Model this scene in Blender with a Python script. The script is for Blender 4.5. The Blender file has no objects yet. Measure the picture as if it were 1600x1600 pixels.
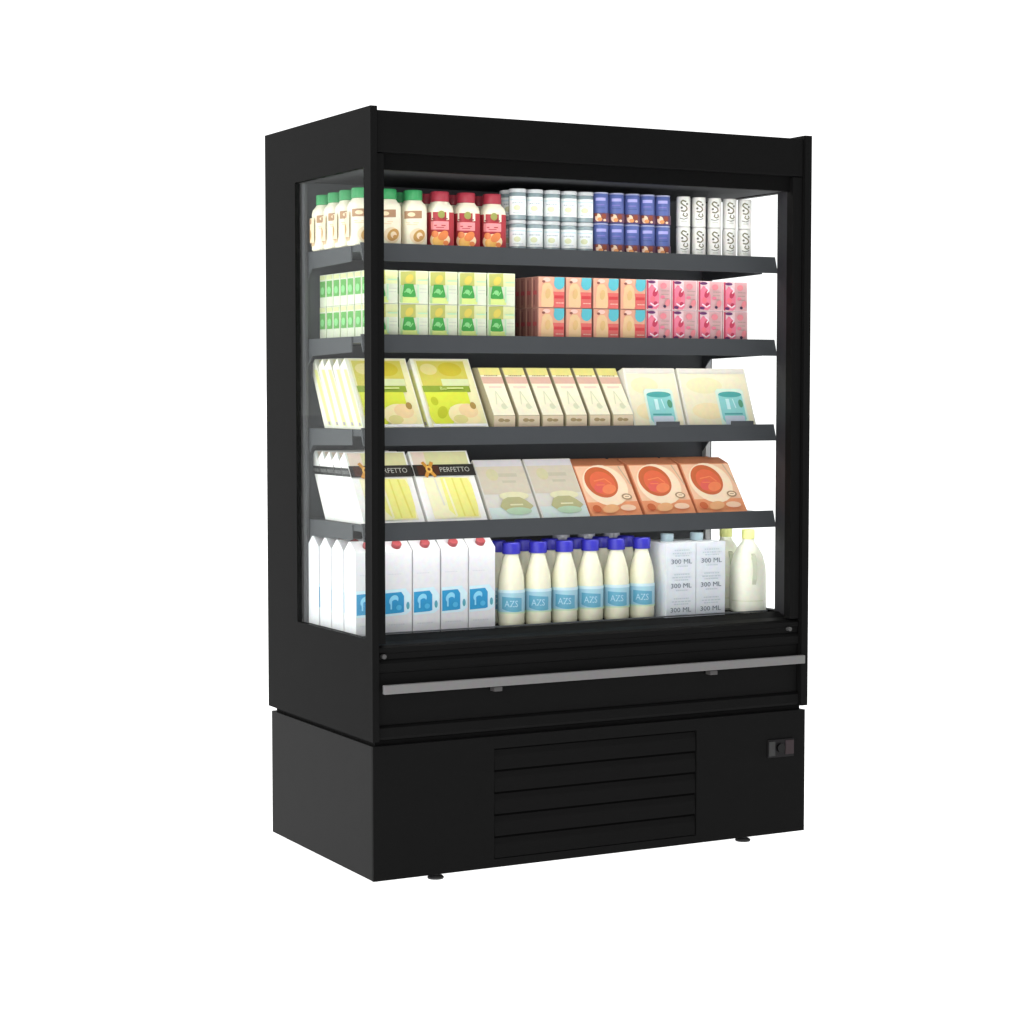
import bpy, bmesh, math, random
from mathutils import Vector
random.seed(4)
S = bpy.context.scene
COL = S.collection
W, D, H = 1.3565, 0.716, 2.0

# ------------------------------------------------------------------ materials
def lin(h):
    c = [int(h[i:i+2], 16)/255 for i in (0, 2, 4)]
    return [x/12.92 if x <= .04045 else ((x+.055)/1.055)**2.4 for x in c]
MATS = {}
def M(name, hexc='808080', rough=.5, spec=.3, metal=0., var=.09, scale=70., bump=0., coat=0., trans=0.):
    if name in MATS: return MATS[name]
    m = bpy.data.materials.new(name); m.use_nodes = True
    nt = m.node_tree; b = nt.nodes['Principled BSDF']
    c = lin(hexc)
    b.inputs['Roughness'].default_value = rough
    b.inputs['Specular IOR Level'].default_value = spec
    b.inputs['Metallic'].default_value = metal
    b.inputs['Coat Weight'].default_value = coat
    b.inputs['Coat Roughness'].default_value = .15
    b.inputs['Transmission Weight'].default_value = trans
    tc = nt.nodes.new('ShaderNodeTexCoord'); nz = nt.nodes.new('ShaderNodeTexNoise')
    nz.inputs['Scale'].default_value = scale; nz.inputs['Detail'].default_value = 3
    nt.links.new(tc.outputs['Object'], nz.inputs['Vector'])
    if name.endswith('paint') or bump: var, nz.inputs['Scale'].default_value = .06, 14
    va = nt.nodes.new('ShaderNodeVectorMath'); va.operation = 'MULTIPLY_ADD'          # gentle blotchy print variation
    va.inputs[1].default_value = (2*var,)*3; va.inputs[2].default_value = (1-var,)*3
    vm = nt.nodes.new('ShaderNodeVectorMath'); vm.operation = 'MULTIPLY'; vm.inputs[1].default_value = c
    nt.links.new(nz.outputs['Color' if not bump else 'Fac'], va.inputs[0]); nt.links.new(va.outputs['Vector'], vm.inputs[0]); nt.links.new(vm.outputs['Vector'], b.inputs['Base Color'])
    if bump:
        n2 = nt.nodes.new('ShaderNodeTexNoise'); n2.inputs['Scale'].default_value = 600
        nt.links.new(tc.outputs['Object'], n2.inputs['Vector'])
        bp = nt.nodes.new('ShaderNodeBump'); bp.inputs['Strength'].default_value = bump; bp.inputs['Distance'].default_value = .0006
        nt.links.new(n2.outputs['Fac'], bp.inputs['Height']); nt.links.new(bp.outputs['Normal'], b.inputs['Normal'])
    MATS[name] = m
    return m
def glass_mat():
    m = bpy.data.materials.new('clear_glass'); m.use_nodes = True; nt = m.node_tree; nt.nodes.clear()
    o = nt.nodes.new('ShaderNodeOutputMaterial'); mx = nt.nodes.new('ShaderNodeMixShader')
    t = nt.nodes.new('ShaderNodeBsdfTransparent'); t.inputs['Color'].default_value = (.985, .995, .99, 1)
    g = nt.nodes.new('ShaderNodeBsdfGlossy'); g.inputs['Roughness'].default_value = .02
    f = nt.nodes.new('ShaderNodeFresnel'); f.inputs['IOR'].default_value = 1.22
    mm = nt.nodes.new('ShaderNodeMath'); mm.operation = 'MULTIPLY'; mm.inputs[1].default_value = .045
    nt.links.new(f.outputs[0], mm.inputs[0]); nt.links.new(mm.outputs[0], mx.inputs[0])
    nt.links.new(t.outputs[0], mx.inputs[1]); nt.links.new(g.outputs[0], mx.inputs[2]); nt.links.new(mx.outputs[0], o.inputs['Surface'])
    return m
GLASS = glass_mat()
def fill_glow_mat():
    m = bpy.data.materials.new('added_fill_glow'); m.use_nodes = True; b = m.node_tree.nodes['Principled BSDF']
    b.inputs['Emission Color'].default_value = (1, .97, .92, 1); b.inputs['Emission Strength'].default_value = 14
    return m
FILLGLOW = fill_glow_mat()  # glow for the added fill strips, no visible lamp behind it
BLACK = M('black_paint', '121212', .55, .04, bump=.15)
BLACKSIDE = M('black_side_paint', '131313', .5, .02, bump=.15)
BASESIDE = M('base_side_paint', '232323', .5, .03, bump=.15)
DEEP = M('recess_black', '0c0c0c', .7, .05)
GREY = M('shelf_grey_paint', '46494c', .5, .15, bump=.1)
DKGREY = M('inner_liner_grey', '3c3d3f', .7, .08)
LTGREY = M('upright_lit_grey', 'bcbdbe', .5, .2)  # right upright, its stronger light put into the colour
STEEL = M('brushed_aluminium', '757474', .6, .1)
FOOTM = M('foot_rubber', '3e3e3e', .6, .2)
REDG = M('dull_red_grey', '31272a', .5, .2)

# ------------------------------------------------------------------ mesh builder
class MB:
    def __init__(s): s.v = []; s.f = []; s.m = []; s.mats = []
    def mi(s, mat):
        if mat not in s.mats: s.mats.append(mat)
        return s.mats.index(mat)
    def add(s, vs, fs, mat):
        o = len(s.v); s.v += [tuple(p) for p in vs]; k = s.mi(mat)
        for f in fs: s.f.append([i+o for i in f]); s.m.append(k)
        return s
    def box(s, x0, x1, y0, y1, z0, z1, mat, bev=0.0):
        if bev:
            bm = bmesh.new(); bmesh.ops.create_cube(bm, size=1)
            for v in bm.verts: v.co = Vector(((x0+x1)/2+v.co.x*(x1-x0), (y0+y1)/2+v.co.y*(y1-y0), (z0+z1)/2+v.co.z*(z1-z0)))
            bmesh.ops.bevel(bm, geom=bm.edges[:], offset=bev, segments=2, profile=.6, affect='EDGES')
            bm.verts.index_update()
            s.add([v.co[:] for v in bm.verts], [[v.index for v in f.verts] for f in bm.faces], mat); bm.free(); return s
        vs = [(x, y, z) for z in (z0, z1) for y in (y0, y1) for x in (x0, x1)]
        return s.add(vs, [(0, 2, 3, 1), (4, 5, 7, 6), (0, 1, 5, 4), (2, 6, 7, 3), (0, 4, 6, 2), (1, 3, 7, 5)], mat)
    def prism(s, prof, x0, x1, mat, bev=0.0):           # profile (y,z), listed anticlockwise seen from -x ... normals fixed later
        n = len(prof)
        vs = [(x0, y, z) for y, z in prof] + [(x1, y, z) for y, z in prof]
        fs = [list(range(n)), list(range(2*n-1, n-1, -1))] + [(i, i+n, (i+1) % n+n, (i+1) % n) for i in range(n)]
        bm = bmesh.new(); bv = [bm.verts.new(p) for p in vs]
        for f in fs: bm.faces.new([bv[i] for i in f])
        bmesh.ops.recalc_face_normals(bm, faces=bm.faces[:])
        if bev: bmesh.ops.bevel(bm, geom=bm.edges[:], offset=bev, segments=2, profile=.6, affect='EDGES')
        bm.verts.index_update()
        s.add([v.co[:] for v in bm.verts], [[v.index for v in f.verts] for f in bm.faces], mat); bm.free(); return s
    def lathe(s, prof, mat, n=28, sq=2.0, cx=0, cy=0):     # prof (r,z[,mat]) ; sq>2 = squarish section
        rings = []
        for p in prof:
            ring = []
            for i in range(n):
                a = 2*math.pi*i/n; ca, sa = math.cos(a), math.sin(a)
                k = (abs(ca)**sq+abs(sa)**sq)**(-1/sq)
                ring.append((cx+p[0]*k*ca, cy+p[0]*k*sa, p[1]))
            rings.append(ring)
        for j in range(len(prof)-1):
            m2 = prof[j][2] if len(prof[j]) > 2 else mat
            s.add(rings[j]+rings[j+1], [(i, (i+1) % n, n+(i+1) % n, n+i) for i in range(n)], m2)
        s.add(rings[0], [list(range(n-1, -1, -1))], mat); s.add(rings[-1], [list(range(n))], mat)
        return s
    def hole_panel(s, x0, x1, y0, y1, z0, z1, hy0, hy1, hz0, hz1, mat):   # slab in YZ with an opening
        O = [(y0, z0), (y1, z0), (y1, z1), (y0, z1)]; I = [(hy0, hz0), (hy1, hz0), (hy1, hz1), (hy0, hz1)]
        vs = [(x, y, z) for x in (x0, x1) for y, z in O+I]
        fs = []
        for i in range(4):
            j = (i+1) % 4
            fs += [(i, i+4, j+4, j), (8+i, 8+j, 12+j, 12+i), (i, j, 8+j, 8+i), (4+i, 12+i, 12+j, 4+j)]
        return s.add(vs, fs, mat)
    def mesh(s, name, smooth=False):
        me = bpy.data.meshes.new(name); me.from_pydata(s.v, [], s.f)
        for m in s.mats: me.materials.append(m)
        for p, k in zip(me.polygons, s.m): p.material_index = k; p.use_smooth = smooth
        bm = bmesh.new(); bm.from_mesh(me); bmesh.ops.remove_doubles(bm, verts=bm.verts[:], dist=1e-6)
        if not getattr(s, 'nofix', False): bmesh.ops.recalc_face_normals(bm, faces=bm.faces[:])
        bm.to_mesh(me); bm.free()
        if smooth:
            try: me.set_sharp_from_angle(angle=math.radians(38))
            except Exception: pass
        return me

# printed artwork: thin layers laid on a face (plane) or round a body (cylinder)
def plane_map(o, eu, ev, n):
    o, eu, ev, n = map(Vector, (o, eu, ev, n))
    return lambda u, v, k: tuple(o+eu*u+ev*v+n*(.0004*(k+1)))
def cyl_map(R, sq=2.0, a0=-math.pi/2-.42):
    def f(u, v, k):
        a = a0+u/R; ca, sa = math.cos(a), math.sin(a); q = (abs(ca)**sq+abs(sa)**sq)**(-1/sq); r = (R+.0004*(k+1)+.0002)*q
        return (r*ca, r*sa, v)
    return f
class Art(MB):
    def __init__(s, mp): super().__init__(); s.mp = mp; s.nofix = True; s.k = 0
    def strip(s, cols, mat):                                  # cols: (u, vlo, vhi)
        s.k += 1; vs = []
        for u, a, b in cols: vs += [s.mp(u, a, s.k), s.mp(u, b, s.k)]
        s.add(vs, [(2*i, 2*i+2, 2*i+3, 2*i+1) for i in range(len(cols)-1)], mat); return s
    def rect(s, u0, u1, v0, v1, mat, n=6, sh=0):
        return s.strip([(u0+(u1-u0)*i/n, v0+sh*i/n, v1+sh*i/n) for i in range(n+1)], mat)
    def ell(s, cu, cv, ru, rv, mat, n=14, rot=0):
        cols = []
        for i in range(n+1):
            t = -math.cos(math.pi*i/n); h = math.sqrt(max(0, 1-t*t)); sk = rot*t*rv
            cols.append((cu+ru*t, cv-rv*h+sk, cv+rv*h+sk))
        return s.strip(cols, mat)
    def line(s, pts, w, mat):
        s.k += 1
        for (a, b), (c, d) in zip(pts, pts[1:]):
            l = math.hypot(c-a, d-b) or 1; nx, ny = -(d-b)/l*w/2, (c-a)/l*w/2
            s.add([s.mp(a-nx, b-ny, s.k), s.mp(c-nx, d-ny, s.k), s.mp(c+nx, d+ny, s.k), s.mp(a+nx, b+ny, s.k)], [(0, 1, 2, 3)], mat)
        return s
    def text(s, txt, u, v, h, mat, width=None, rot=0):
        s.k += 1
        cu = bpy.data.curves.new('lettering', 'FONT'); cu.body = txt; cu.size = 1; cu.resolution_u = 2
        ob = bpy.data.objects.new('lettering', cu); me = bpy.data.meshes.new_from_object(ob)
        xs = [p.co.x for p in me.vertices]; ys = [p.co.y for p in me.vertices]
        sc = h/(max(ys)-min(ys)); sx = (width/(max(xs)-min(xs))) if width else sc
        vs = []
        for p in me.vertices:
            a, b = (p.co.x-min(xs))*sx, (p.co.y-min(ys))*sc
            if rot: a, b = -b, a
            vs.append(s.mp(u+a, v+b, s.k))
        s.add(vs, [list(p.vertices) for p in me.polygons], mat)
        bpy.data.objects.remove(ob); bpy.data.meshes.remove(me); bpy.data.curves.remove(cu)
        return s
    def smudge(s, u0, u1, v0, v1, mat, n=5, seed=0):           # a line of tiny illegible print
        r = random.Random(seed); u = u0
        while u < u1:
            w = (u1-u0)*r.uniform(.05, .16); e = min(u+w, u1)
            s.rect(u, e, v0, v1, mat, 1); s.k -= 1; u = e+(u1-u0)*.035
        s.k += 1; return s

def link(name, data, parent=None, loc=(0, 0, 0), rotz=0):
    o = bpy.data.objects.new(name, data); COL.objects.link(o); o.location = loc; o.rotation_euler = (0, 0, rotz)
    if parent: o.parent = parent
    return o

# ================================================================== the cabinet
case = link('display_fridge', None)
case['label'] = 'tall black open-front refrigerated display cabinet with glass sides, full of dairy and juice'
case['category'] = 'display fridge'
def part(name, mb, parent=case, smooth=False, label=None):
    o = link(name, mb.mesh(name, smooth), parent)
    if label: o['label'] = label
    return o
T = .020
ZB, ZT = .391, H
for x0, x1, gx, side in ((0, T, .0012, 0), (W-.024, W, W-.0072, 1)):
    sp = part('side_panel', MB().hole_panel(x0, x1, 0, D, ZB, ZT, .040, .497, .652, 1.850, BLACKSIDE if side == 0 else BLACK))
    part('glass_pane', MB().box(gx, gx+.006, .0403, .4967, .6523, 1.8497, GLASS), sp)
    xa, xb = ((x1, x1+.0085) if side == 0 else (x0-.0085, x0))
    part('upright', MB().box(xa, xb, .478, .499, .646, 1.848, LTGREY if side else M('upright_shaded_grey', '4e4f51', .6, .1), .001), sp)  # same upright twice: lit tone on the right, shaded tone on the left
    if side: part('upright_cover', MB().box(x0+.0004, x1-.008, .490, .4966, .6535, 1.8485, LTGREY, .0005), sp)
    # black front edge strip and inner door post
    part('edge_strip', MB().box(x0-.0005 if side == 0 else x0+.002, x1-.002 if side == 0 else x1+.0005, -.003, -.0005, ZB, ZT, BLACK), sp)
part('front_post', MB().box(T+.0005, .041, .006, .030, .640, 1.884, BLACK, .002))
part('front_post', MB().box(1.300, W-.0245, .006, .036, .640, 1.884, BLACK, .002).box(1.3185, W-.0246, .0365, .108, .646, 1.850, M('post_inner_grey', '2a2a2d', .5, .2), .002))
part('back_wall', MB().box(T+.0006, W-.0246, .500, .520, .560, 1.90, M('back_liner_paint', '4e5053', .7, .08)))
part('rear_housing', MB().box(T+.0006, W-.0246, .5205, D-.004, ZB+.004, 1.970, BLACK))
part('top_panel', MB().box(T+.0006, W-.0246, .020, D-.003, 1.971, 1.988, BLACK, .002))
part('fascia', MB().box(T+.0007, W-.0247, .003, .0195, 1.886, 1.991, BLACK, .003))
part('canopy', MB().box(T+.0008, W-.0248, .022, .040, 1.8455, 1.900, DEEP).box(T+.0008, W-.0248, .0405, .4995, 1.852, 1.868, DKGREY, .002))
part('added_fill_strip', MB().box(T+.03, W-.055, .0425, .054, 1.8485, 1.8515, FILLGLOW))  # added glowing strip, out of sight behind the canopy lip, brightens the interior
part('deck', MB().box(T+.0006, W-.0246, .100, .4995, .615, .645, M('deck_dark', '2a2b2d', .5, .2), .002))
sill = part('front_sill', MB().prism([(.0995, .600), (.0995, .650), (.090, .6535), (.055, .640), (.018, .636), (.008, .630), (.008, .618), (.013, .614), (.013, .600)], T+.0007, W-.0247, BLACK, .0012)
      .prism([(.014, .566), (.014, .5995), (.010, .596), (.006, .590), (.006, .572), (.010, .566)], T+.0007, W-.0247, BLACK))
part('guard_strip', MB().box(.044, W-.072, .0925, .0985, .6545, .6585, M('guard_grey', '43474a', .3, .4), .001), sill)
lower = part('lower_front', MB().box(T+.0007, W-.0247, .014, .060, .430, .5655, BLACK, .002)
      .prism([(.050, .393), (.050, .4295), (.0135, .4295), (.005, .424), (.004, .400), (.008, .393)], T+.0007, W-.0247, BLACK, .001))
rail = part('bumper_rail', MB().box(.027, 1.3385, -.0165, -.004, .5135, .537, STEEL, .002))
for x in (.345, 1.02): part('clip', MB().box(x, x+.024, -.012, .0135, .4995, .512, M('clip_grey', '4a4848', .5, .2), .002), rail)
def cyl_y(r, x, z, y0, y1, mat, n=16):
    mb = MB(); vs = [(x+r*math.cos(2*math.pi*i/n), y, z+r*math.sin(2*math.pi*i/n)) for y in (y0, y1) for i in range(n)]
    mb.add(vs, [(i, (i+1) % n, n+(i+1) % n, n+i) for i in range(n)]+[list(range(n)), list(range(2*n-1, n-1, -1))], mat); return mb
for x, z in ((.034, .609), (1.296, .612)): part('end_cap', cyl_y(.006, x, z, -.002, .0125, M('cap_grey', '4a4a4a', .4, .2)), sill, True)
# plinth with the machine inside
BX0, BX1 = .0032, W-.0032
base = part('base_cabinet', MB().box(BX0, BX1, .0115, .7010, .030, .3785, BASESIDE, .0015))
fp = MB(); vx0, vx1, vz0, vz1 = .352, .986, .052, .346
O = [(BX0, .030), (BX1, .030), (BX1, .3785), (BX0, .3785)]; I = [(vx0, vz0), (vx1, vz0), (vx1, vz1), (vx0, vz1)]
vs = [(x, y, z) for y in (.0035, .0110) for x, z in O+I]; fs = []
for i in range(4):
    j = (i+1) % 4; fs += [(i, j, j+4, i+4), (8+i, 12+i, 12+j, 8+j), (i, 8+i, 8+j, j), (4+i, 4+j, 12+j, 12+i)]
part('front_panel', fp.add(vs, fs, BLACK), base)
gr = MB().box(vx0+.001, vx1-.001, .0105, .0113, vz0+.001, vz1-.001, M('vent_back', '080808', .8, .01))
n = 5; pitch = (vz1-vz0)/n
for i in range(n):
    a = vz0+i*pitch+.002; b = a+pitch-.0065
    gr.prism([(.0050, a), (.0100, a), (.0103, b), (.0098, b), (.0070, b-.016)], vx0+.002, vx1-.002, BLACK)
part('vent_grille', gr, base)
sw = part('control_switch', MB().box(1.224, 1.312, -.001, .0034, .249, .300, M('switch_plate', '1e1d1e', .5, .1), .001).box(1.226, 1.247, -.0032, -.0012, .254, .295, M('switch_grey', '3b3b3b', .5, .1), .0006)
     .box(1.282, 1.311, -.0032, -.0012, .256, .296, REDG, .0006), base)
part('knob', cyl_y(.0125, 1.264, .276, -.009, -.0012, M('knob_black', '050505', .4, .2)), sw, True)
part('neck', MB().box(.014, W-.014, .016, .690, .3787, .3907, DEEP))
for x, y in ((.195, .034), (1.163, .034), (.223, .62), (1.190, .62)):
    part('levelling_foot', MB().lathe([(.021, .0132), (.022, .017), (.018, .021), (.010, .023), (.009, .0305)], FOOTM, 20, cx=x, cy=y), case, True)
# shelves
SH = [1.668, 1.4325, 1.190, .9415]
for z in SH:
    lip = .047
    sh = part('shelf', MB().box(.034, W-.038, .134, .4985, z-.022, z-.005, GREY, .001))
    part('price_rail', MB().prism([(.128, z), (.133, z), (.1325, z-.020), (.119, z-lip), (.114, z-lip)], .0305, W-.0300, GREY, .0008), sh)
    part('added_fill_strip', MB().box(.045, W-.050, .1345, .1445, z-.0275, z-.0225, FILLGLOW), sh)  # added fill glow hidden behind the rail, lifts the dark back wall
    for x in (.0305, W-.0345):
        part('bracket', MB().prism([(.190, z-.006), (.497, z-.006), (.497, z-.088), (.455, z-.052), (.190, z-.046)], x, x+.003, GREY), sh)
    if z == 1.190:
        for x in (.931, 1.181): part('tag_clip', MB().box(x, x+.074, .1262, .1338, z-.006, z+.010, GREY, .001), sh)

# ================================================================== the goods
ORD = ['first', 'second', 'third', 'fourth', 'fifth', 'sixth', 'seventh']
def put(name, cat, group, parts, loc, label, skip=(), rotz=0, sz=1):
    loc = (loc[0]+random.uniform(-.0006, .0006), loc[1]+random.uniform(-.0005, .0005), loc[2])
    r = link(name, None, None, loc, rotz or random.uniform(-.008, .008)); r['label'] = label; r['category'] = cat; r['group'] = group; r.scale = (1, 1, sz)
    for pn, me in parts:
        if pn in skip: continue
        link(pn, me, r)
    return r
CREAM = M('cream_plastic', 'f4efd8', .35, .35); WHITE = M('white_card', 'e2e3e6', .45, .25); PUREW = M('white_print', 'f3f3f1', .5, .2)
# --- juice bottles, top shelf
def juice(cap, red):
    b = MB().lathe([(.030, 0), (.0335, .003), (.0335, .090), (.031, .100), (.024, .108), (.0215, .112)], CREAM, 36, 3.2)
    c = MB().lathe([(.0235, .1125), (.0250, .114), (.0250, .134), (.0235, .1365)], cap, 28)
    a = Art(cyl_map(.0336, 3.2))
    if red:
        R = M('label_red', 'b03a42', .4, .3); P = M('label_pink', 'f09a9c', .4, .3); Y = M('fruit_yellow', 'f0b860', .4, .3); O2 = M('fruit_orange', 'ea8a52', .4, .3)
        a.rect(-.105, .105, .003, .086, R, 40).strip([(-.022, .068, .0885), (-.018, .067, .0885), (.018, .067, .0885), (.024, .068, .0885)], CREAM).rect(-.023, .023, .044, .064, P).ell(0, .020, .026, .018, M('fruit_cream', 'f6ddb0', .4, .3)).ell(-.004, .016, .014, .013, Y).ell(.008, .030, .013, .011, O2, rot=.4)
        a.ell(-.012, .033, .008, .008, O2).ell(.014, .012, .007, .006, O2).line([(-.013, .054), (.013, .054)], .0022, R).line([(-.009, .049), (.009, .049)], .0015, R)
        a.ell(.003, .080, .008, .009, M('leaf_olive', '9a9a55', .4, .3)).line([(-.018, .070), (.018, .070)], .003, M('label_maroon', '8a3a3a', .4, .3))
    else:
        B = M('coffee_brown', 'b08a6a', .4, .3); G = M('gold_brown', 'c79a58', .4, .3); L = M('latte_cream', 'eed9b6', .4, .3)
        a.rect(-.10, -.035, .012, .050, M('latte_beige', 'd9bd94', .4, .3), 16).rect(-.022, .023, .067, .085, B, 8, .002).ell(-.004, .077, .009, .005, L).ell(.012, .026, .020, .019, L).ell(.015, .027, .015, .014, G, rot=.3).ell(.016, .027, .008, .008, L).ell(.020, .022, .006, .005, G)
        a.line([(-.016, .058), (.014, .058)], .002, L).line([(-.014, .053), (.010, .053)], .002, L).rect(-.09, -.03, .02, .08, L, 12).ell(-.06, .04, .014, .014, G).rect(-.08, -.045, .066, .078, B)
    return [('bottle_body', b.mesh('bottle_body', True)), ('cap', c.mesh('cap', True)), ('label', a.mesh('label'))]
GC = M('green_cap', '38965a', .35, .35); RC = M('red_cap', 'a23443', .35, .35)
jg, jr = juice(GC, False), juice(RC, True)
for r in range(4):
    for c in range(3):
        if r > 1 and c > 0: continue
        rw = ['front row', 'second row', 'third row', 'rearmost row'][r]
        put('juice_bottle', 'bottle', 'green-capped bottles on the top shelf', jg, (.0625+c*.0745, .197+r*.079, SH[0]-.005), f'cream bottle with green cap, {ORD[c]} from the left in the {rw} of top shelf', sz=1.10)
for r in range(2):
    for c in range(3):
        put('juice_bottle', 'bottle', 'red-capped bottles on the top shelf', jr, (.290+c*.0785, .197+r*.079, SH[0]-.005), f'juice bottle with red cap and red fruit label, {ORD[c]} from the left, {["front row", "second row"][r]}', sz=1.10)
# --- yogurt jars / cans
def grid(name, cat, group, parts, x0, dx, nx, y0, dy, ny, z0, dz, nz, desc, skipf=None):
    for r in range(ny):
        for c in range(nx):
            for k in range(nz):
                lay = (('lower ', 'upper ')[k] if nz == 2 else '')
                row = ('front', 'second', 'third', 'fourth', 'fifth', 'sixth')[r]+' row' if ny > 1 else ''
                put(name, cat, group, parts, (x0+c*dx, y0+r*dy, z0+k*dz*1.045), f'{lay}{desc}, {ORD[c]} column from the left'+(f', {row}' if row else ''), rotz=random.uniform(-.05, .05) if 'box' not in name and 'carton' not in name else 0, sz=1.045)
JG = M('jar_glass_grey', '8fa0a4', .12, .6); LID = M('jar_lid_silver', 'c9cccf', .3, .5)
jar = MB().lathe([(.021, 0), (.0238, .003), (.0238, .066), (.0215, .070)], JG, 28)
lid = MB().lathe([(.0232, .0703), (.0242, .0715), (.0242, .0785), (.0228, .0798)], LID, 28)
a = Art(cyl_map(.0239)); JW = M('jar_label_white', 'eef4f2', .5, .2)
a.rect(-.026, .026, .012, .060, JW, 14).rect(-.022, .022, .050, .0535, M('jar_label_aqua', 'cfe6ea', .5, .2), 12).ell(-.002, .030, .009, .007, M('jar_motif', 'd9dcb8', .5, .2)).smudge(-.014, .014, .041, .044, M('jar_print', 'b9c6c9', .5, .2), seed=2).smudge(-.012, .012, .017, .019, M('jar_print'), seed=3)
JAR = [('jar_body', jar.mesh('jar_body', True)), ('lid', lid.mesh('lid', True)), ('label', a.mesh('label'))]
grid('yogurt_jar', 'jar', 'glass yogurt jars on the top shelf', JAR, .521, .0527, 5, .190, .052, 2, SH[0]-.005, .0807, 2, 'glass jar with white label and silver lid')
BL = M('can_blue', '5a6aa8', .35, .4); LV = M('can_lavender', 'a9a6e0', .35, .4); NV = M('can_navy', '45598f', .35, .4)
can = MB().lathe([(.0195, 0), (.0225, .002), (.0225, .074), (.0212, .0765)], BL, 28)
tp = MB().lathe([(.0215, .0768), (.0225, .0776), (.0225, .0800), (.0205, .0806)], M('can_rim', 'a9aed0', .3, .5), 28)
a = Art(cyl_map(.0226)); CH = M('choc_brown', '8c4a38', .4, .3); CRM = M('choc_cream', 'e8cdb0', .4, .3)
a.rect(-.014, .014, .058, .066, LV, 8).rect(-.012, .010, .046, .049, M('can_violet', '7a76bb', .4, .3), 8).rect(-.012, .012, .038, .040, NV, 8).rect(-.07, .07, .002, .026, M('can_dusk', '6b4a62', .4, .3), 30)
a.ell(-.007, .014, .008, .010, CRM).ell(.008, .017, .007, .007, CH).ell(-.002, .009, .006, .005, M('choc_orange', 'd9925a', .4, .3)).ell(.010, .007, .004, .003, CRM).ell(-.012, .021, .004, .004, CH)
CAN = [('can_body', can.mesh('can_body', True)), ('lid', tp.mesh('lid', True)), ('label', a.mesh('label'))]
grid('blue_can', 'can', 'blue dessert cans on the top shelf', CAN, .781, .0503, 5, .189, .050, 2, SH[0]-.005, .0812, 2, 'blue can with lavender stripe and chocolate picture')
WC = M('can_white', 'eeeeea', .35, .4)
can = MB().lathe([(.0175, 0), (.0198, .002), (.0198, .077), (.0185, .0790)], WC, 28)
tp = MB().lathe([(.0188, .0792), (.0195, .0798), (.0190, .0806)], M('can_rim_white', 'd6d6d2', .3, .5), 28)
a = Art(cyl_map(.0199)); OL = M('can_olive', '76745a', .4, .3); CK = M('can_charcoal', '6a6a60', .4, .3)
a.line([(.006, .066), (-.004, .070), (-.009, .064), (-.003, .058), (.006, .053), (.009, .046), (.002, .040), (-.008, .042)], .0036, OL)
a.line([(.007, .036), (.010, .030), (.004, .026), (-.003, .030), (.000, .036)], .0028, OL).ell(-.006, .050, .003, .003, CK).ell(.008, .060, .0028, .0028, CK).rect(-.007, .007, .012, .015, M('can_palegrey', 'd2d2cc', .4, .3)).line([(-.010, .022), (.000, .019), (.009, .023)], .0018, CK)
WCAN = [('can_body', can.mesh('can_body', True)), ('lid', tp.mesh('lid', True)), ('label', a.mesh('label'))]
grid('white_can', 'can', 'white patterned cans on the top shelf', WCAN, 1.051, .0523, 5, .187, .047, 1, SH[0]-.005, .0812, 2, 'white can with olive swirl lettering')

# --- boxes on the second shelf. art plane: u from left edge of front face, v up
def box_parts(w, d, h, mat, front, side=None, bev=.0008):
    b = MB().box(-w/2, w/2, 0, d, 0, h, mat, bev)
    a = Art(plane_map((-w/2, 0, 0), (1, 0, 0), (0, 0, 1), (0, -1, 0))); front(a, w, h)
    out = [('box_body', b.mesh('box_body')), ('label', a.mesh('label'))]
    if side:
        s2 = Art(plane_map((-w/2, d, 0), (0, -1, 0), (0, 0, 1), (-1, 0, 0))); side(s2, d, h); out.append(('side_print', s2.mesh('side_print')))
    return out
def gfront(a, w, h):
    a.rect(.002, w-.002, h*.60, h-.002, M('tea_cream_green', 'd8dfa8', .5, .2)).rect(.004, w*.56, h*.56, h*.97, M('tea_olive', 'b5b968', .5, .2), sh=.002).ell(w*.34, h*.76, w*.14, h*.13, M('tea_gold', 'd3c25c', .5, .2), rot=.3)
    a.strip([(w*.10, h*.22, h*.30), (w*.16, h*.20, h*.60), (w*.48, h*.20, h*.60), (w*.56, h*.22, h*.30)], M('tea_leaf_green', '48a04e', .5, .2))
    a.rect(.003, w*.66, .002, h*.20, M('tea_lime', 'd4e58c', .5, .2)).ell(w*.30, h*.40, w*.09, h*.07, M('tea_mint', '8fd68c', .5, .2)).line([(w*.16, h*.34), (w*.28, h*.44), (w*.36, h*.30), (w*.46, h*.42)], .003, M('tea_mint'))
    a.rect(.001, w*.09, .002, h*.56, M('tea_edge_green', 'a9cf92', .5, .2)).rect(w*.60, w*.66, h*.10, h*.58, M('tea_paleaqua', 'b9e0bb', .5, .2)).smudge(w*.68, w*.93, h*.44, h*.47, M('tea_print', 'c9cfc0', .5, .2), seed=5).smudge(w*.68, w*.93, h*.34, h*.365, M('tea_print'), seed=6).rect(w*.62, w*.95, h*.70, h*.74, M('tea_paleaqua'))
def gside(a, w, h):
    a.rect(w*.08, w*.92, h*.30, h*.80, M('tea_leaf_side', '6cb05f', .5, .2)).rect(w*.08, w*.92, h*.84, h*.97, M('tea_cream_green')).ell(w*.5, h*.5, w*.3, h*.12, M('tea_mint'))
GB = box_parts(.083, .043, .0862, M('tea_white', 'dfe6cf', .5, .2), gfront, gside)
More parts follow.
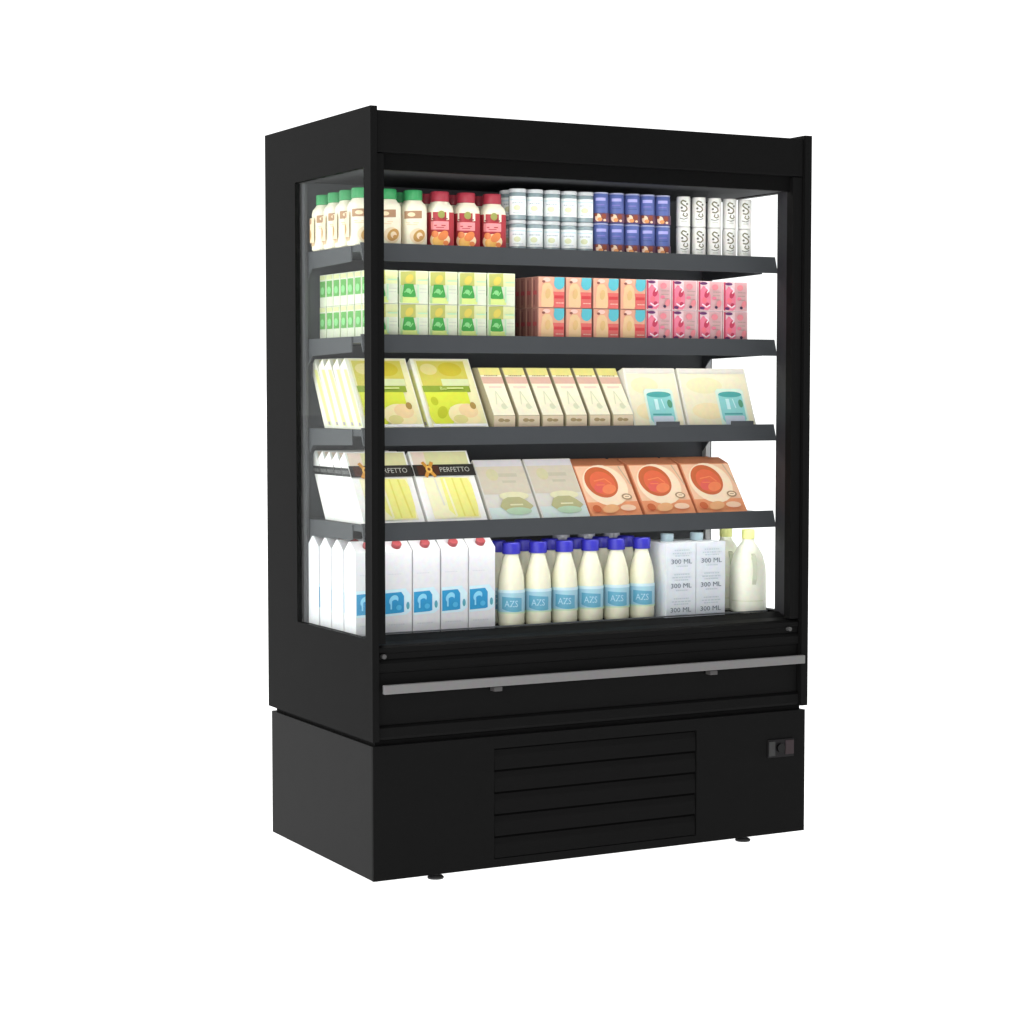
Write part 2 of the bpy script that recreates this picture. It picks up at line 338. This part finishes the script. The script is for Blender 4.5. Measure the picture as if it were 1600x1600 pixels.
for c in range(5):
    for r in range(7 if c == 0 else 1):
        for k in range(2):
            lay = ('lower', 'upper')[k]
            lab = f'{lay} green and white tea box, {ORD[c]} column from the left on the second shelf' if r == 0 and c else f'{lay} green and white tea box by the left glass, {ORD[r]} from the front'
            put('tea_box', 'box', 'green and white boxes on the second shelf', GB, (.109+c*.0868, .160+r*.0475, SH[1]-.005+k*.0868), lab)
def ofront(a, w, h):
    TL = M('snack_teal', '5fb9c4', .5, .2); TN = M('snack_tan', 'e6c396', .5, .2); CO = M('snack_coral', 'dc6f6a', .5, .2); PC = M('snack_peach', 'e6aa90', .5, .2)
    a.rect(.001, w-.001, .001, h-.001, PC).rect(w*.56, w-.001, .001, h*.52, CO).rect(w*.60, w*.96, h*.30, h*.40, M('snack_red', 'd2484c', .5, .2))
    a.strip([(w*.10, h*.05, h*.40), (w*.14, h*.02, h*.70), (w*.24, .002, h*.80), (w*.42, .002, h*.80), (w*.53, h*.02, h*.66), (w*.57, h*.08, h*.38)], TN)
    a.ell(w*.78, h*.79, w*.20, h*.20, TL).rect(w*.60, w*.98, h*.84, h*.985, TL).ell(w*.30, h*.90, w*.14, h*.07, M('snack_rose', 'f0c8b8', .5, .2)).ell(w*.18, h*.84, w*.06, h*.04, M('snack_brown', '8a5a50', .5, .2)).ell(w*.34, h*.45, w*.10, h*.16, M('snack_sand', 'dcb880', .5, .2), rot=.2)
    a.smudge(w*.64, w*.94, h*.14, h*.17, M('snack_rose'), seed=8)
def oside(a, w, h):
    a.rect(w*.1, w*.9, .002, h-.002, M('snack_side_brown', '9a6a60', .5, .2)).rect(w*.3, w*.45, h*.1, h*.9, M('snack_side_rust', '7e4a48', .5, .2)).rect(w*.2, w*.8, h*.42, h*.55, M('snack_side_red', 'a84c4c', .5, .2))
OB = box_parts(.0815, .033, .0838, M('snack_base', 'b9897a', .5, .2), ofront, oside)
for c in range(4):
    for r in range(4 if c == 0 else 1):
        for k in range(2):
            lay = ('lower', 'upper')[k]
            put('snack_box', 'box', 'peach and teal boxes on the second shelf', OB, (.6105+c*.0863, .160+r*.0345, SH[1]-.005+k*.0844),
                f'{lay} peach box with teal corner, {ORD[c]} column from the left' if c else f'{lay} peach box with teal corner next to the tea boxes, {ORD[r]} from the front')
def pfront(a, w, h):
    PK = M('berry_pink', 'e88098', .5, .2); DK = M('berry_crimson', 'c2455f', .5, .2); GRY = M('berry_greige', 'd6acae', .5, .2); PL = M('berry_plum', '6a3a68', .5, .2)
    a.rect(w*.46, w-.004, .002, h-.002, GRY).rect(.001, w*.08, .002, h-.002, DK).strip([(w*.08, h*.10, h*.70), (w*.20, .002, h*.84), (w*.40, .002, h*.74), (w*.50, h*.12, h*.52)], PK)
    a.ell(w*.34, h*.56, w*.10, h*.12, DK, rot=.3).ell(w*.24, h*.36, w*.09, h*.10, M('berry_rose', 'f07a88', .5, .2)).ell(w*.36, h*.20, w*.08, h*.08, DK).ell(w*.20, h*.92, w*.15, h*.05, PL).ell(w*.14, h*.09, w*.10, h*.05, PL)
    a.ell(w*.66, h*.80, w*.13, h*.10, M('berry_coral', 'e58a92', .5, .2)).ell(w*.82, h*.24, w*.10, h*.12, M('berry_coral'), rot=.3).ell(w*.62, h*.42, w*.09, h*.06, PK)
    a.ell(w*.70, h*.12, w*.06, h*.05, M('berry_dark', '4a3a52', .5, .2)).line([(w*.26, h*.80), (w*.40, h*.70), (w*.32, h*.60)], .004, M('berry_blush', 'fbdfe8', .5, .2)).line([(w*.12, h*.22), (w*.3, h*.12), (w*.44, h*.20)], .004, M('berry_blush'))
    a.smudge(w*.56, w*.88, h*.62, h*.65, M('berry_taupe', 'b09a90', .5, .2), seed=9).smudge(w*.56, w*.84, h*.50, h*.53, M('berry_taupe'), seed=10).smudge(w*.58, w*.86, h*.36, h*.39, M('berry_taupe'), seed=11)
PB = box_parts(.083, .05, .0838, M('berry_base', 'ecd0d2', .5, .2), pfront)
for c in range(4):
    for k in range(2):
        put('berry_box', 'box', 'pink boxes on the second shelf', PB, (.954+c*.0862, .160, SH[1]-.005+k*.0844), f'{("lower", "upper")[k]} pink and grey berry box, {ORD[c]} column from the left')

# --- leaning packs
def pack(w, s, h, d, mat, front, side=None, ch=(.030, .022)):
    b = MB().prism([(0, 0), (s, h), (s+ch[0], h-ch[1]), (d+ch[0]*.35, 0)], -w/2, w/2, mat, .0012)
    L = math.hypot(s, h)
    a = Art(plane_map((-w/2, 0, 0), (1, 0, 0), (0, s/L, h/L), (0, -h/L, s/L))); front(a, w, L)
    out = [('pack_body', b.mesh('pack_body')), ('label', a.mesh('label'))]
    if side:
        s2 = Art(plane_map((-w/2, 0, 0), (0, 1, 0), (0, s/L, h/L), (-1, 0, 0))); side(s2, d, L); out.append(('side_print', s2.mesh('side_print')))
    return out
def yfront(a, w, h):
    a.rect(.010, w-.004, .006, h-.004, M('veg_cream', 'e9e6b4', .5, .2)).rect(.016, w-.020, h*.60, h*.96, M('veg_olive', 'cfc75c', .5, .2)).ell(w*.62, h*.84, w*.20, h*.10, M('veg_mustard', 'c9bb3c', .5, .2)).ell(w*.26, h*.84, w*.14, h*.08, M('veg_straw', 'dcd28c', .5, .2)).rect(w*.42, w*.88, h*.60, h*.70, M('veg_mist', 'd5deac', .5, .2))
    a.rect(.012, w-.024, h*.51, h*.60, M('veg_band_green', '8ea53a', .5, .2)).rect(.014, w*.80, h*.30, h*.51, M('veg_lime', 'd6df45', .5, .2)).ell(w*.26, h*.20, w*.20, h*.20, M('veg_lime')).ell(w*.20, h*.38, w*.06, h*.06, M('veg_chartreuse', 'b9c22c', .5, .2)).ell(w*.28, h*.22, w*.09, h*.08, M('veg_chartreuse'), rot=.4)
    a.ell(w*.64, h*.18, w*.27, h*.16, M('veg_butter', 'f0e3ae', .5, .2)).ell(w*.72, h*.24, w*.16, h*.10, M('veg_peach', 'eed2a0', .5, .2)).ell(w*.82, h*.31, w*.05, h*.05, M('veg_brown', 'a98a4a', .5, .2)).ell(w*.55, h*.12, w*.12, h*.06, M('veg_straw')).rect(.010, w-.006, .003, .012, PUREW)
    a.text('Bio', w*.35, h*.53, h*.045, M('veg_palegreen', 'cfdc8a', .5, .2)); a.rect(w*.46, w*.74, h*.545, h*.565, M('veg_palegreen'))
def yside(a, w, h):
    a.rect(.004, w*.5, .010, h*.84, M('veg_side_yellow', 'e6e79a', .5, .2)).rect(.008, w*.4, .012, .022, M('veg_print_grey', 'b0a9b4', .5, .2))
YP = pack(.178, .125, .188, .048, M('veg_pack_white', 'eeeedd', .5, .2), yfront, yside)
for c, r in [(0, 0), (0, 1), (0, 2), (0, 3), (0, 4), (1, 0)]:
    put('vegetable_pack', 'food pack', 'leaning yellow-green packs on the third shelf', YP, (.140+c*.191, .160+r*.050, SH[2]-.005),
        'yellow-green pack with green band leaning back beside the cream cartons' if c else f'yellow-green pack with green band leaning by the left glass, {ORD[r]} from the front')
# butter cartons with a sloping face
def butter():
    w = .066
    prof = [(0, 0), (0, .034), (.098, .164), (.128, .164), (.170, .100), (.170, 0)]
    b = MB().prism(prof, -w/2, w/2, M('butter_side', 'b5ac8c', .5, .2), .001)
    L = math.hypot(.098, .130)
    a = Art(plane_map((-w/2, 0, .034), (1, 0, 0), (0, .098/L, .130/L), (0, -.130/L, .098/L)))
    YL = M('butter_yellow', 'e9e08c', .5, .2); PKI = M('butter_pink', 'dcb6a4', .5, .2); CR = M('butter_cream', 'f4f0d4', .5, .2); BR = M('butter_brown', 'a8946c', .5, .2)
    a.rect(.001, w-.001, .001, L-.001, CR).rect(.001, w-.001, L*.84, L-.001, YL).rect(.001, w-.001, L*.66, L*.80, PKI).smudge(.012, w-.014, L*.815, L*.835, BR, seed=3)
    a.line([(w*.3, L*.22), (w*.45, L*.5), (w*.6, L*.3), (w*.75, L*.15)], .003, M('butter_sage', 'd9dcbc', .5, .2)).ell(w*.6, L*.18, w*.12, L*.06, M('butter_sage')).rect(w*.2, w*.8, L*.56, L*.60, M('butter_blush', 'f0d8c4', .5, .2))
    f = Art(plane_map((-w/2, 0, 0), (1, 0, 0), (0, 0, 1), (0, -1, 0)))
    f.rect(.001, w-.001, .001, .0335, M('butter_tan', 'dccbae', .5, .2)).ell(w*.34, .022, w*.14, .005, BR).ell(w*.60, .021, w*.14, .004, BR).rect(.002, w-.002, .002, .005, PKI)
    return [('carton_body', b.mesh('carton_body')), ('label', a.mesh('label')), ('end_print', f.mesh('end_print'))]
BT = butter()
for c in range(6):
    put('butter_carton', 'carton', 'cream sloping cartons on the third shelf', BT, (.4665+c*.0747, .160, SH[2]-.005), f'cream and yellow carton with sloping face, {ORD[c]} from the left on the third shelf')
def bfront(a, w, h):
    TE = M('cup_teal', '4fa3a0', .5, .2); TL = M('cup_aqua', '8fd0cf', .5, .2); LB = M('cup_lilac', 'c4d0dd', .5, .2)
    a.rect(.006, w-.006, .004, h*.90, M('cheese_beige', 'e8e2c4', .5, .2)).ell(w*.35, h*.70, w*.26, h*.14, M('cheese_straw', 'e4deb4', .5, .2)).ell(w*.34, h*.26, w*.24, h*.14, M('cheese_wheat', 'eadcb0', .5, .2)).rect(.006, w-.006, h*.91, h*.985, M('cheese_greywhite', 'd8d4cc', .5, .2))
    cx = w-.072; a.strip([(cx-.048, h*.02, h*.60), (cx-.040, h*.01, h*.64), (cx+.040, h*.01, h*.64), (cx+.048, h*.02, h*.60)], M('cup_halo', 'd6eadb', .5, .2))
    a.strip([(cx-.041, h*.12, h*.54), (cx-.034, h*.06, h*.56), (cx+.034, h*.06, h*.56), (cx+.041, h*.12, h*.54)], TL).ell(cx, h*.54, .040, h*.05, TE).rect(cx-.032, cx+.030, h*.19, h*.215, TE).strip([(cx-.034, h*.02, h*.16), (cx-.030, 0.002, h*.17), (cx+.030, .002, h*.17), (cx+.034, h*.02, h*.16)], LB)
    a.ell(cx+.030, h*.38, .008, h*.07, M('cup_green', '5c9a7a', .5, .2)).rect(cx-.020, cx-.008, h*.28, h*.46, M('cup_pale', 'c9ecec', .5, .2)).line([(cx+.004, h*.46), (cx+.010, h*.30)], .003, M('cup_pale'))
BP0 = pack(.1715, .066, .165, .048, M('cheese_pack_body', 'e3e1d4', .5, .2), bfront, None, (.034, .012))
BP = pack(.234, .066, .165, .048, M('cheese_pack_body', 'e3e1d4', .5, .2), bfront, None, (.034, .012))
for c in range(2):
    put('cheese_pack', 'food pack', 'wide beige packs on the third shelf', (BP0, BP)[c], ((.9625, 1.172)[c], .160, SH[2]-.005), ('wide beige pack with teal cup picture, beside the cream cartons', 'wide beige pack with teal cup picture, at the right end of third shelf')[c])
# --- fourth shelf
def wfront(a, w, h):
    PY = M('pasta_yellow', 'ece98c', .5, .2); PC = M('pasta_cream', 'f0edc6', .5, .2)
    a.rect(.006, w-.006, h*.80, h-.004, M('pasta_olivecream', 'd9d8a4', .5, .2)).rect(.006, w*.25, h*.80, h-.004, M('pasta_rose', 'e8d8c6', .5, .2)).rect(w*.12, w*.90, .010, h*.62, PC)
    a.strip([(w*.40, h*.16, h*.62), (w*.50, .014, h*.62), (w*.86, .014, h*.60), (w*.90, .05, h*.5)], PY).line([(w*.46, h*.6), (w*.50, .016)], .006, PC).line([(w*.60, h*.6), (w*.63, .016)], .004, M('pasta_butter', 'e2dc6e', .5, .2)).line([(w*.74, h*.6), (w*.80, .016)], .005, M('pasta_butter')).line([(w*.30, h*.6), (w*.34, .05)], .005, M('pasta_grey', 'e0e0d2', .5, .2))
    a.rect(-.0005, w+.004, h*.635, h*.795, M('band_black', '2c2a27', .4, .3))
    OG = M('band_gold', 'c98f3c', .4, .3); RD = M('band_rust', '7c4428', .4, .3)
    a.rect(w*.06, w*.42, h*.65, h*.78, M('band_brown', '4a2c20', .4, .3)).line([(w*.17, h*.62), (w*.33, h*.83)], .010, OG).line([(w*.17, h*.83), (w*.33, h*.62)], .010, OG).ell(w*.25, h*.725, w*.055, h*.05, M('band_amber', 'e2b45a', .4, .3)).ell(w*.25, h*.725, w*.025, h*.022, RD)
    a.text('PERFETTO', w*.43, h*.682, h*.068, M('band_text', 'b8b8b0', .4, .3), width=w*.50)
def wside(a, w, h):
    a.rect(0, .0495, h*.655, h*.775, M('band_side', '1d1e1e', .4, .3)).smudge(.004, .046, h*.69, h*.74, M('band_side_print', '6e706e', .4, .3), seed=4)
WP = pack(.178, .130, .186, .048, M('pasta_pack_white', 'f2f2ee', .5, .2), wfront, wside)
for c, r in [(0, 0), (0, 1), (0, 2), (0, 3), (0, 4), (1, 0)]:
    put('pasta_pack', 'food pack', 'leaning black-banded packs on the fourth shelf', WP, (.140+c*.187, .160+r*.050, SH[3]-.005),
        'white pack with black band and gold cross, leaning beside the grey-beige packs' if c else f'white pack with black band leaning by the left glass, {ORD[r]} from the front')
def dfront(a, w, h):
    a.rect(.003, w-.003, h*.88, h-.003, M('deli_lilacgrey', 'cfccd0', .5, .2)).rect(.003, w-.003, h*.42, h*.88, M('deli_taupe', 'cdc5b2', .5, .2)).rect(.003, w-.003, .003, h*.20, M('deli_paleblue', 'cfdfdc', .5, .2)).ell(w*.30, h*.74, w*.12, h*.10, M('deli_khaki', 'cbc7a0', .5, .2)).rect(w*.42, w*.80, h*.70, h*.76, M('deli_stone', 'c0bba6', .5, .2)).rect(w*.46, w*.74, h*.60, h*.64, M('deli_stone'))
    a.ell(w*.60, h*.38, w*.30, h*.07, M('deli_cream', 'dcdab4', .5, .2)).strip([(w*.26, h*.20, h*.22), (w*.34, h*.14, h*.32), (w*.46, h*.11, h*.36), (w*.70, h*.11, h*.36), (w*.82, h*.14, h*.30), (w*.92, h*.20, h*.22)], M('deli_olive', 'b3b184', .5, .2)).ell(w*.60, h*.13, w*.26, h*.06, M('deli_sage', 'b2cdb0', .5, .2)).rect(w*.46, w*.72, h*.22, h*.245, M('deli_cream'))
DP = pack(.151, .118, .160, .048, M('deli_body', 'd6d4cc', .5, .2), dfront)
for c in range(2):
    put('deli_pack', 'food pack', 'grey-beige packs on the fourth shelf', DP, (.5025+c*.1575, .160, SH[3]-.005), ('grey-beige pack with olive oval, beside the black-banded packs', 'grey-beige pack with olive oval, beside the orange packs')[c])
def ffront(a, w, h):
    PE = M('salmon_peach', 'f8e2c4', .5, .2); RO = M('salmon_red', 'df6c4a', .5, .2); OR = M('salmon_orange', 'ea9c70', .5, .2); BR = M('salmon_rust', 'c96840', .5, .2)
    a.rect(.003, w-.003, .003, h*.98, M('salmon_pale', 'f1c6a4', .5, .2)).rect(.002, w-.002, .002, h*.28, OR).ell(w*.48, h*.60, w*.42, h*.40, PE).ell(w*.42, h*.66, w*.31, h*.30, BR, 20).ell(w*.44, h*.64, w*.24, h*.23, RO, 18).ell(w*.36, h*.56, w*.12, h*.10, M('salmon_rose', 'e0645a', .5, .2), rot=.4).ell(w*.52, h*.52, w*.14, h*.09, M('salmon_light', 'ea8458', .5, .2), rot=.3)
    a.line([(w*.28, h*.68), (w*.50, h*.72), (w*.60, h*.62)], .004, M('salmon_light')).line([(w*.30, h*.60), (w*.46, h*.60)], .003, M('salmon_light')).ell(w*.80, h*.36, w*.10, h*.06, M('salmon_taupe', 'a98a6c', .5, .2)).ell(w*.80, h*.36, w*.07, h*.038, PE).line([(w*.76, h*.36), (w*.84, h*.36)], .0025, M('salmon_taupe'))
    a.ell(w*.14, h*.14, w*.08, h*.07, BR).ell(w*.40, h*.13, w*.16, h*.08, M('salmon_apricot', 'eab07e', .5, .2), rot=.3).ell(w*.74, h*.14, w*.15, h*.06, M('salmon_blush', 'f3cdae', .5, .2)).line([(w*.84, h*.95), (w*.96, h*.55)], .004, M('salmon_line', 'c9b49a', .5, .2))
FP = pack(.168, .106, .139, .048, M('salmon_body', 'dd9068', .5, .2), ffront, None, (.050, -.016))
for r in range(2):
    for c in range(3):
        put('salmon_pack', 'food pack', 'orange packs on the fourth shelf', FP, (.8235+c*.1765, .160+r*.056, SH[3]-.005), f'orange pack with red oval, {ORD[c]} from the left in the {("front", "rear")[r]} row of fourth shelf')
# --- bottom deck
Z0 = .645
def milk():
    w, d, h, g = .0795, .0745, .220, .246
    b = MB().prism([(0, 0), (0, h), (.034, g), (.044, g), (d, h), (d, 0)], -w/2, w/2, WHITE, .0012)
    c = MB()
    n = 18; ev = Vector((0, .034, g-h)).normalized(); nn = Vector((0, -(g-h), .034)).normalized(); o = Vector((0, .0150, h+.0115))
    vs = [tuple(o+Vector((1, 0, 0))*r*math.cos(2*math.pi*i/n)+ev*r*math.sin(2*math.pi*i/n)+nn*t) for r, t in ((.0125, -.001), (.0135, .010), (.0115, .012)) for i in range(n)]
    c.add(vs, [(k*n+i, k*n+(i+1) % n, (k+1)*n+(i+1) % n, (k+1)*n+i) for k in range(2) for i in range(n)]+[list(range(2*n, 3*n))], M('milk_cap_red', '9c4a4e', .4, .3))
    a = Art(plane_map((-w/2, 0, 0), (1, 0, 0), (0, 0, 1), (0, -1, 0)))
    BLU = M('milk_blue', '2f98cc', .45, .25); LB = M('milk_skyblue', '8fd8f6', .45, .25)
    a.rect(.002, w-.002, .004, .205, WHITE).strip([(.001, .048, .118), (w*.76, .050, .120), (w*.96, .060, .100)], M('milk_halo', 'd2eef8', .45, .25)).strip([(.0015, .054, .109), (w*.60, .056, .111), (w*.70, .058, .100)], BLU).ell(w*.84, .074, w*.06, .010, M('milk_teal', '5aa6b8', .45, .25))
    a.ell(w*.32, .090, w*.17, .013, LB, rot=.25).ell(w*.34, .082, w*.13, .009, BLU, rot=.25).line([(w*.22, .092), (w*.22, .066)], .0045, LB).ell(w*.50, .070, w*.10, .007, M('milk_azure', '4fb4e0', .45, .25)).smudge(w*.12, w*.6, .158, .160, M('milk_print', 'd3d6da', .5, .2), seed=7).smudge(w*.12, w*.7, .024, .027, M('milk_print'), seed=12)
    return [('carton_body', b.mesh('carton_body')), ('cap', c.mesh('cap', True)), ('label', a.mesh('label'))]
MK = milk()
for c in range(5):
    for r in range(4 if c == 0 else 1):
        put('milk_carton', 'carton', 'white milk cartons on the bottom deck', MK, (.0665+c*.0828, .160+r*.083, Z0), f'white milk carton with red cap, {ORD[c]} from the left in the front row' if c else f'white milk carton with red cap by the left glass, {ORD[r]} from the front')
MC = M('milk_cream', 'f2f1d6', .25, .5); CB = M('cap_royal_blue', '2f2da4', .35, .35)
def mbottle(capm):
    b = MB().lathe([(.032, 0), (.0360, .005), (.0365, .012), (.0365, .112), (.0345, .135), (.028, .163), (.0205, .188), (.0185, .196)], MC, 32)
    c = MB().lathe([(.0230, .1965), (.0250, .198), (.0252, .224), (.0225, .228)], capm, 28)
    a = Art(cyl_map(.0366)); LB = M('bottle_lightblue', 'a9d4e4', .4, .3); BB = M('bottle_blue', '68aeca', .4, .3); WW = M('bottle_pale', 'd5eef6', .4, .3)
    a.rect(-.080, .080, .040, .092, LB, 40).rect(-.080, .080, .092, .100, WW, 40).strip([(-.028+i*.0056, .044+(i-5)**2*.0002-.001*i*.6, .082-.0004*i) for i in range(11)], BB)
    a.text('AZS', -.020, .054, .0175, M('bottle_wave', 'b4dcec', .4, .3), width=.036).rect(-.080, .080, .036, .040, M('bottle_green', 'cfe6c4', .4, .3), 40)
    return [('bottle_body', b.mesh('bottle_body', True)), ('cap', c.mesh('cap', True)), ('label', a.mesh('label'))]
MBt = mbottle(CB); MBc = mbottle(M('cap_clear_grey', 'b9bccb', .2, .5))
for r in range(3):
    for c in range(6):
        if r == 2 and c < 3: continue
        bt = MBc if r == 2 else MBt
        mb = put('milk_bottle', 'bottle', 'cream milk bottles on the bottom deck', bt, (.505+c*.0835-(.0 if r != 1 else 0), .196+r*.083, Z0),
            f'milk bottle with {("blue", "blue", "clear grey")[r]} cap, {ORD[c]} from the milk cartons in the {("front", "second", "third")[r]} row')
        if r == 2: mb.scale = (1, 1, 1.07)
def tfront(a, w, h):
    GT = M('juice_greyblue', '66747f', .5, .2); LT = M('juice_pale', 'c8d4da', .5, .2)
    a.rect(.002, w-.002, .002, h-.002, M('juice_carton_front', 'e2e8ee', .45, .25))
    for i in range(3):
        z = h*(.04+.325*i)
        a.text('300 ML', w*.14, z+h*.030, h*.062, GT, width=w*.70).smudge(w*.26, w*.74, z+h*.13, z+h*.145, LT, seed=i).smudge(w*.18, w*.82, z+h*.165, z+h*.18, LT, seed=i+5).smudge(w*.24, w*.76, z+h*.205, z+h*.22, LT, seed=i+9).smudge(w*.3, w*.7, z-.002, z+.001, LT, seed=i+19)
CT = box_parts(.0985, .150, .2115, M('juice_carton_white', 'e6ebf0', .45, .25), tfront)
cap2 = MB().lathe([(.018, .2115), (.019, .213), (.019, .232), (.017, .234)], M('cap_slate', 'a3b8c2', .3, .4), 24, cy=.075)
CT.append(('cap', cap2.mesh('cap', True)))
for c in range(2):
    put('text_carton', 'carton', 'white cartons printed in grey', CT, (1.026+c*.1005, .150, Z0), ('white carton with three grey text lines, beside the milk bottles', 'white carton with three grey text lines, beside the yellow-capped jug')[c])
def jug():
    b = MB().lathe([(.043, 0), (.050, .006), (.0510, .020), (.0505, .105), (.0485, .135), (.041, .165), (.028, .190), (.0175, .204), (.0165, .212)], M('jug_cream', 'fafcea', .35, .4), 36, 2.6)
    c = MB().lathe([(.0175, .2124), (.0190, .214), (.0190, .238), (.0170, .240)], M('cap_yellow', 'e9ee9c', .35, .35), 28)
    a = Art(cyl_map(.0512, 2.6)); a.rect(-.05, .05, .035, .037, M('jug_line', 'e2e6c8', .4, .3), 12)
    h = MB(); pts = [(-.038, .166), (-.050, .160), (-.057, .135), (-.057, .105), (-.049, .088)]
    for (y1, z1), (y2, z2) in zip(pts, pts[1:]):
        h.prism([(y1, z1-.006), (y1, z1+.006), (y2-.001, z2+.006), (y2-.001, z2-.006)], -.006, .006, M('jug_handle', 'd6dcc4', .35, .4))
    return [('jug_body', b.mesh('jug_body', True)), ('cap', c.mesh('cap', True)), ('mould_line', a.mesh('mould_line')), ('handle', h.mesh('handle'))]
JGm = jug()
for r in range(2):
    put('milk_jug', 'jug', 'cream jugs at the right end', JGm, (1.279-.006*r, .186+.106*r, Z0), ('large cream jug with yellow cap at the right end of the bottom deck, in front', 'cream jug with yellow cap standing behind the front jug')[r], rotz=-.25)

# ================================================================== floor, light, camera
def acrylic():                                                   # white opal acrylic sheet, lit from underneath like a studio light table
    m = bpy.data.materials.new('white_opal_acrylic'); m.use_nodes = True; nt = m.node_tree; nt.nodes.clear()
    o = nt.nodes.new('ShaderNodeOutputMaterial'); mx = nt.nodes.new('ShaderNodeMixShader'); mx.inputs[0].default_value = .62
    d = nt.nodes.new('ShaderNodeBsdfDiffuse'); t = nt.nodes.new('ShaderNodeBsdfTranslucent'); nz = nt.nodes.new('ShaderNodeTexNoise'); nz.inputs['Scale'].default_value = 3
    r = nt.nodes.new('ShaderNodeMapRange'); r.inputs['To Min'].default_value = .90; r.inputs['To Max'].default_value = .93
    nt.links.new(nz.outputs['Fac'], r.inputs['Value'])
    for b in (d, t): nt.links.new(r.outputs['Result'], b.inputs['Color'])
    nt.links.new(d.outputs[0], mx.inputs[1]); nt.links.new(t.outputs[0], mx.inputs[2]); nt.links.new(mx.outputs[0], o.inputs['Surface'])
    return m
fl = MB().add([(-60, -60, .013), (60, -60, .013), (60, 90, .013), (-60, 90, .013)], [(0, 1, 2, 3)], acrylic())
flo = link('floor', fl.mesh('floor')); flo['kind'] = 'structure'
w = bpy.data.worlds.new('World'); S.world = w; w.use_nodes = True; nt = w.node_tree
bg = nt.nodes['Background']; tc = nt.nodes.new('ShaderNodeTexCoord'); sx = nt.nodes.new('ShaderNodeSeparateXYZ'); mr = nt.nodes.new('ShaderNodeMapRange')
mr.inputs['From Min'].default_value = -.45; mr.inputs['From Max'].default_value = .25; mr.inputs['To Min'].default_value = .30; mr.inputs['To Max'].default_value = 1.4
m2 = nt.nodes.new('ShaderNodeMapRange'); m2.inputs['From Min'].default_value = -.02; m2.inputs['From Max'].default_value = .0; m2.inputs['To Min'].default_value = 1.0; m2.inputs['To Max'].default_value = 0.0
mx = nt.nodes.new('ShaderNodeMix'); mx.data_type = 'FLOAT'; mx.inputs['B'].default_value = 2.3
nt.links.new(tc.outputs['Generated'], sx.inputs[0]); nt.links.new(sx.outputs['Y'], mr.inputs['Value']); nt.links.new(sx.outputs['Z'], m2.inputs['Value'])
nt.links.new(m2.outputs['Result'], mx.inputs['Factor']); nt.links.new(mr.outputs['Result'], mx.inputs['A']); nt.links.new(mx.outputs['Result'], bg.inputs['Strength'])
bg.inputs['Color'].default_value = (1, 1, 1, 1)
def area(name, loc, tgt, size, power):
    l = bpy.data.lights.new(name, 'AREA'); l.shape = 'RECTANGLE'; l.size, l.size_y = size; l.energy = power
    o = link(name, l, None, loc); o.rotation_euler = (Vector(tgt)-Vector(loc)).to_track_quat('-Z', 'Y').to_euler(); return o
area('left_softbox', (-4.2, -1.2, 1.9), (.3, .2, 1.1), (2.4, 2.6), 72)
area('front_softbox', (-3.6, -5.4, 2.2), (.7, .2, 1.2), (3.0, 2.6), 130)
cam = bpy.data.cameras.new('camera'); co = link('camera', cam, None, (-2.1893, -4.8515, 1.2898)); S.camera = co
yaw, pitch = .4908, -.0583
d = Vector((math.sin(yaw)*math.cos(pitch), math.cos(yaw)*math.cos(pitch), math.sin(pitch)))
co.rotation_euler = d.to_track_quat('-Z', 'Y').to_euler()
cam.sensor_width = 36; cam.lens = 36*3282.43/1600; cam.clip_end = 300
S.view_settings.view_transform = 'Standard'; S.view_settings.look = 'None'; S.view_settings.exposure = 0; S.view_settings.gamma = 1
S.render.engine = 'CYCLES'; S.cycles.max_bounces = 8; S.cycles.transparent_max_bounces = 12; S.cycles.use_denoising = True
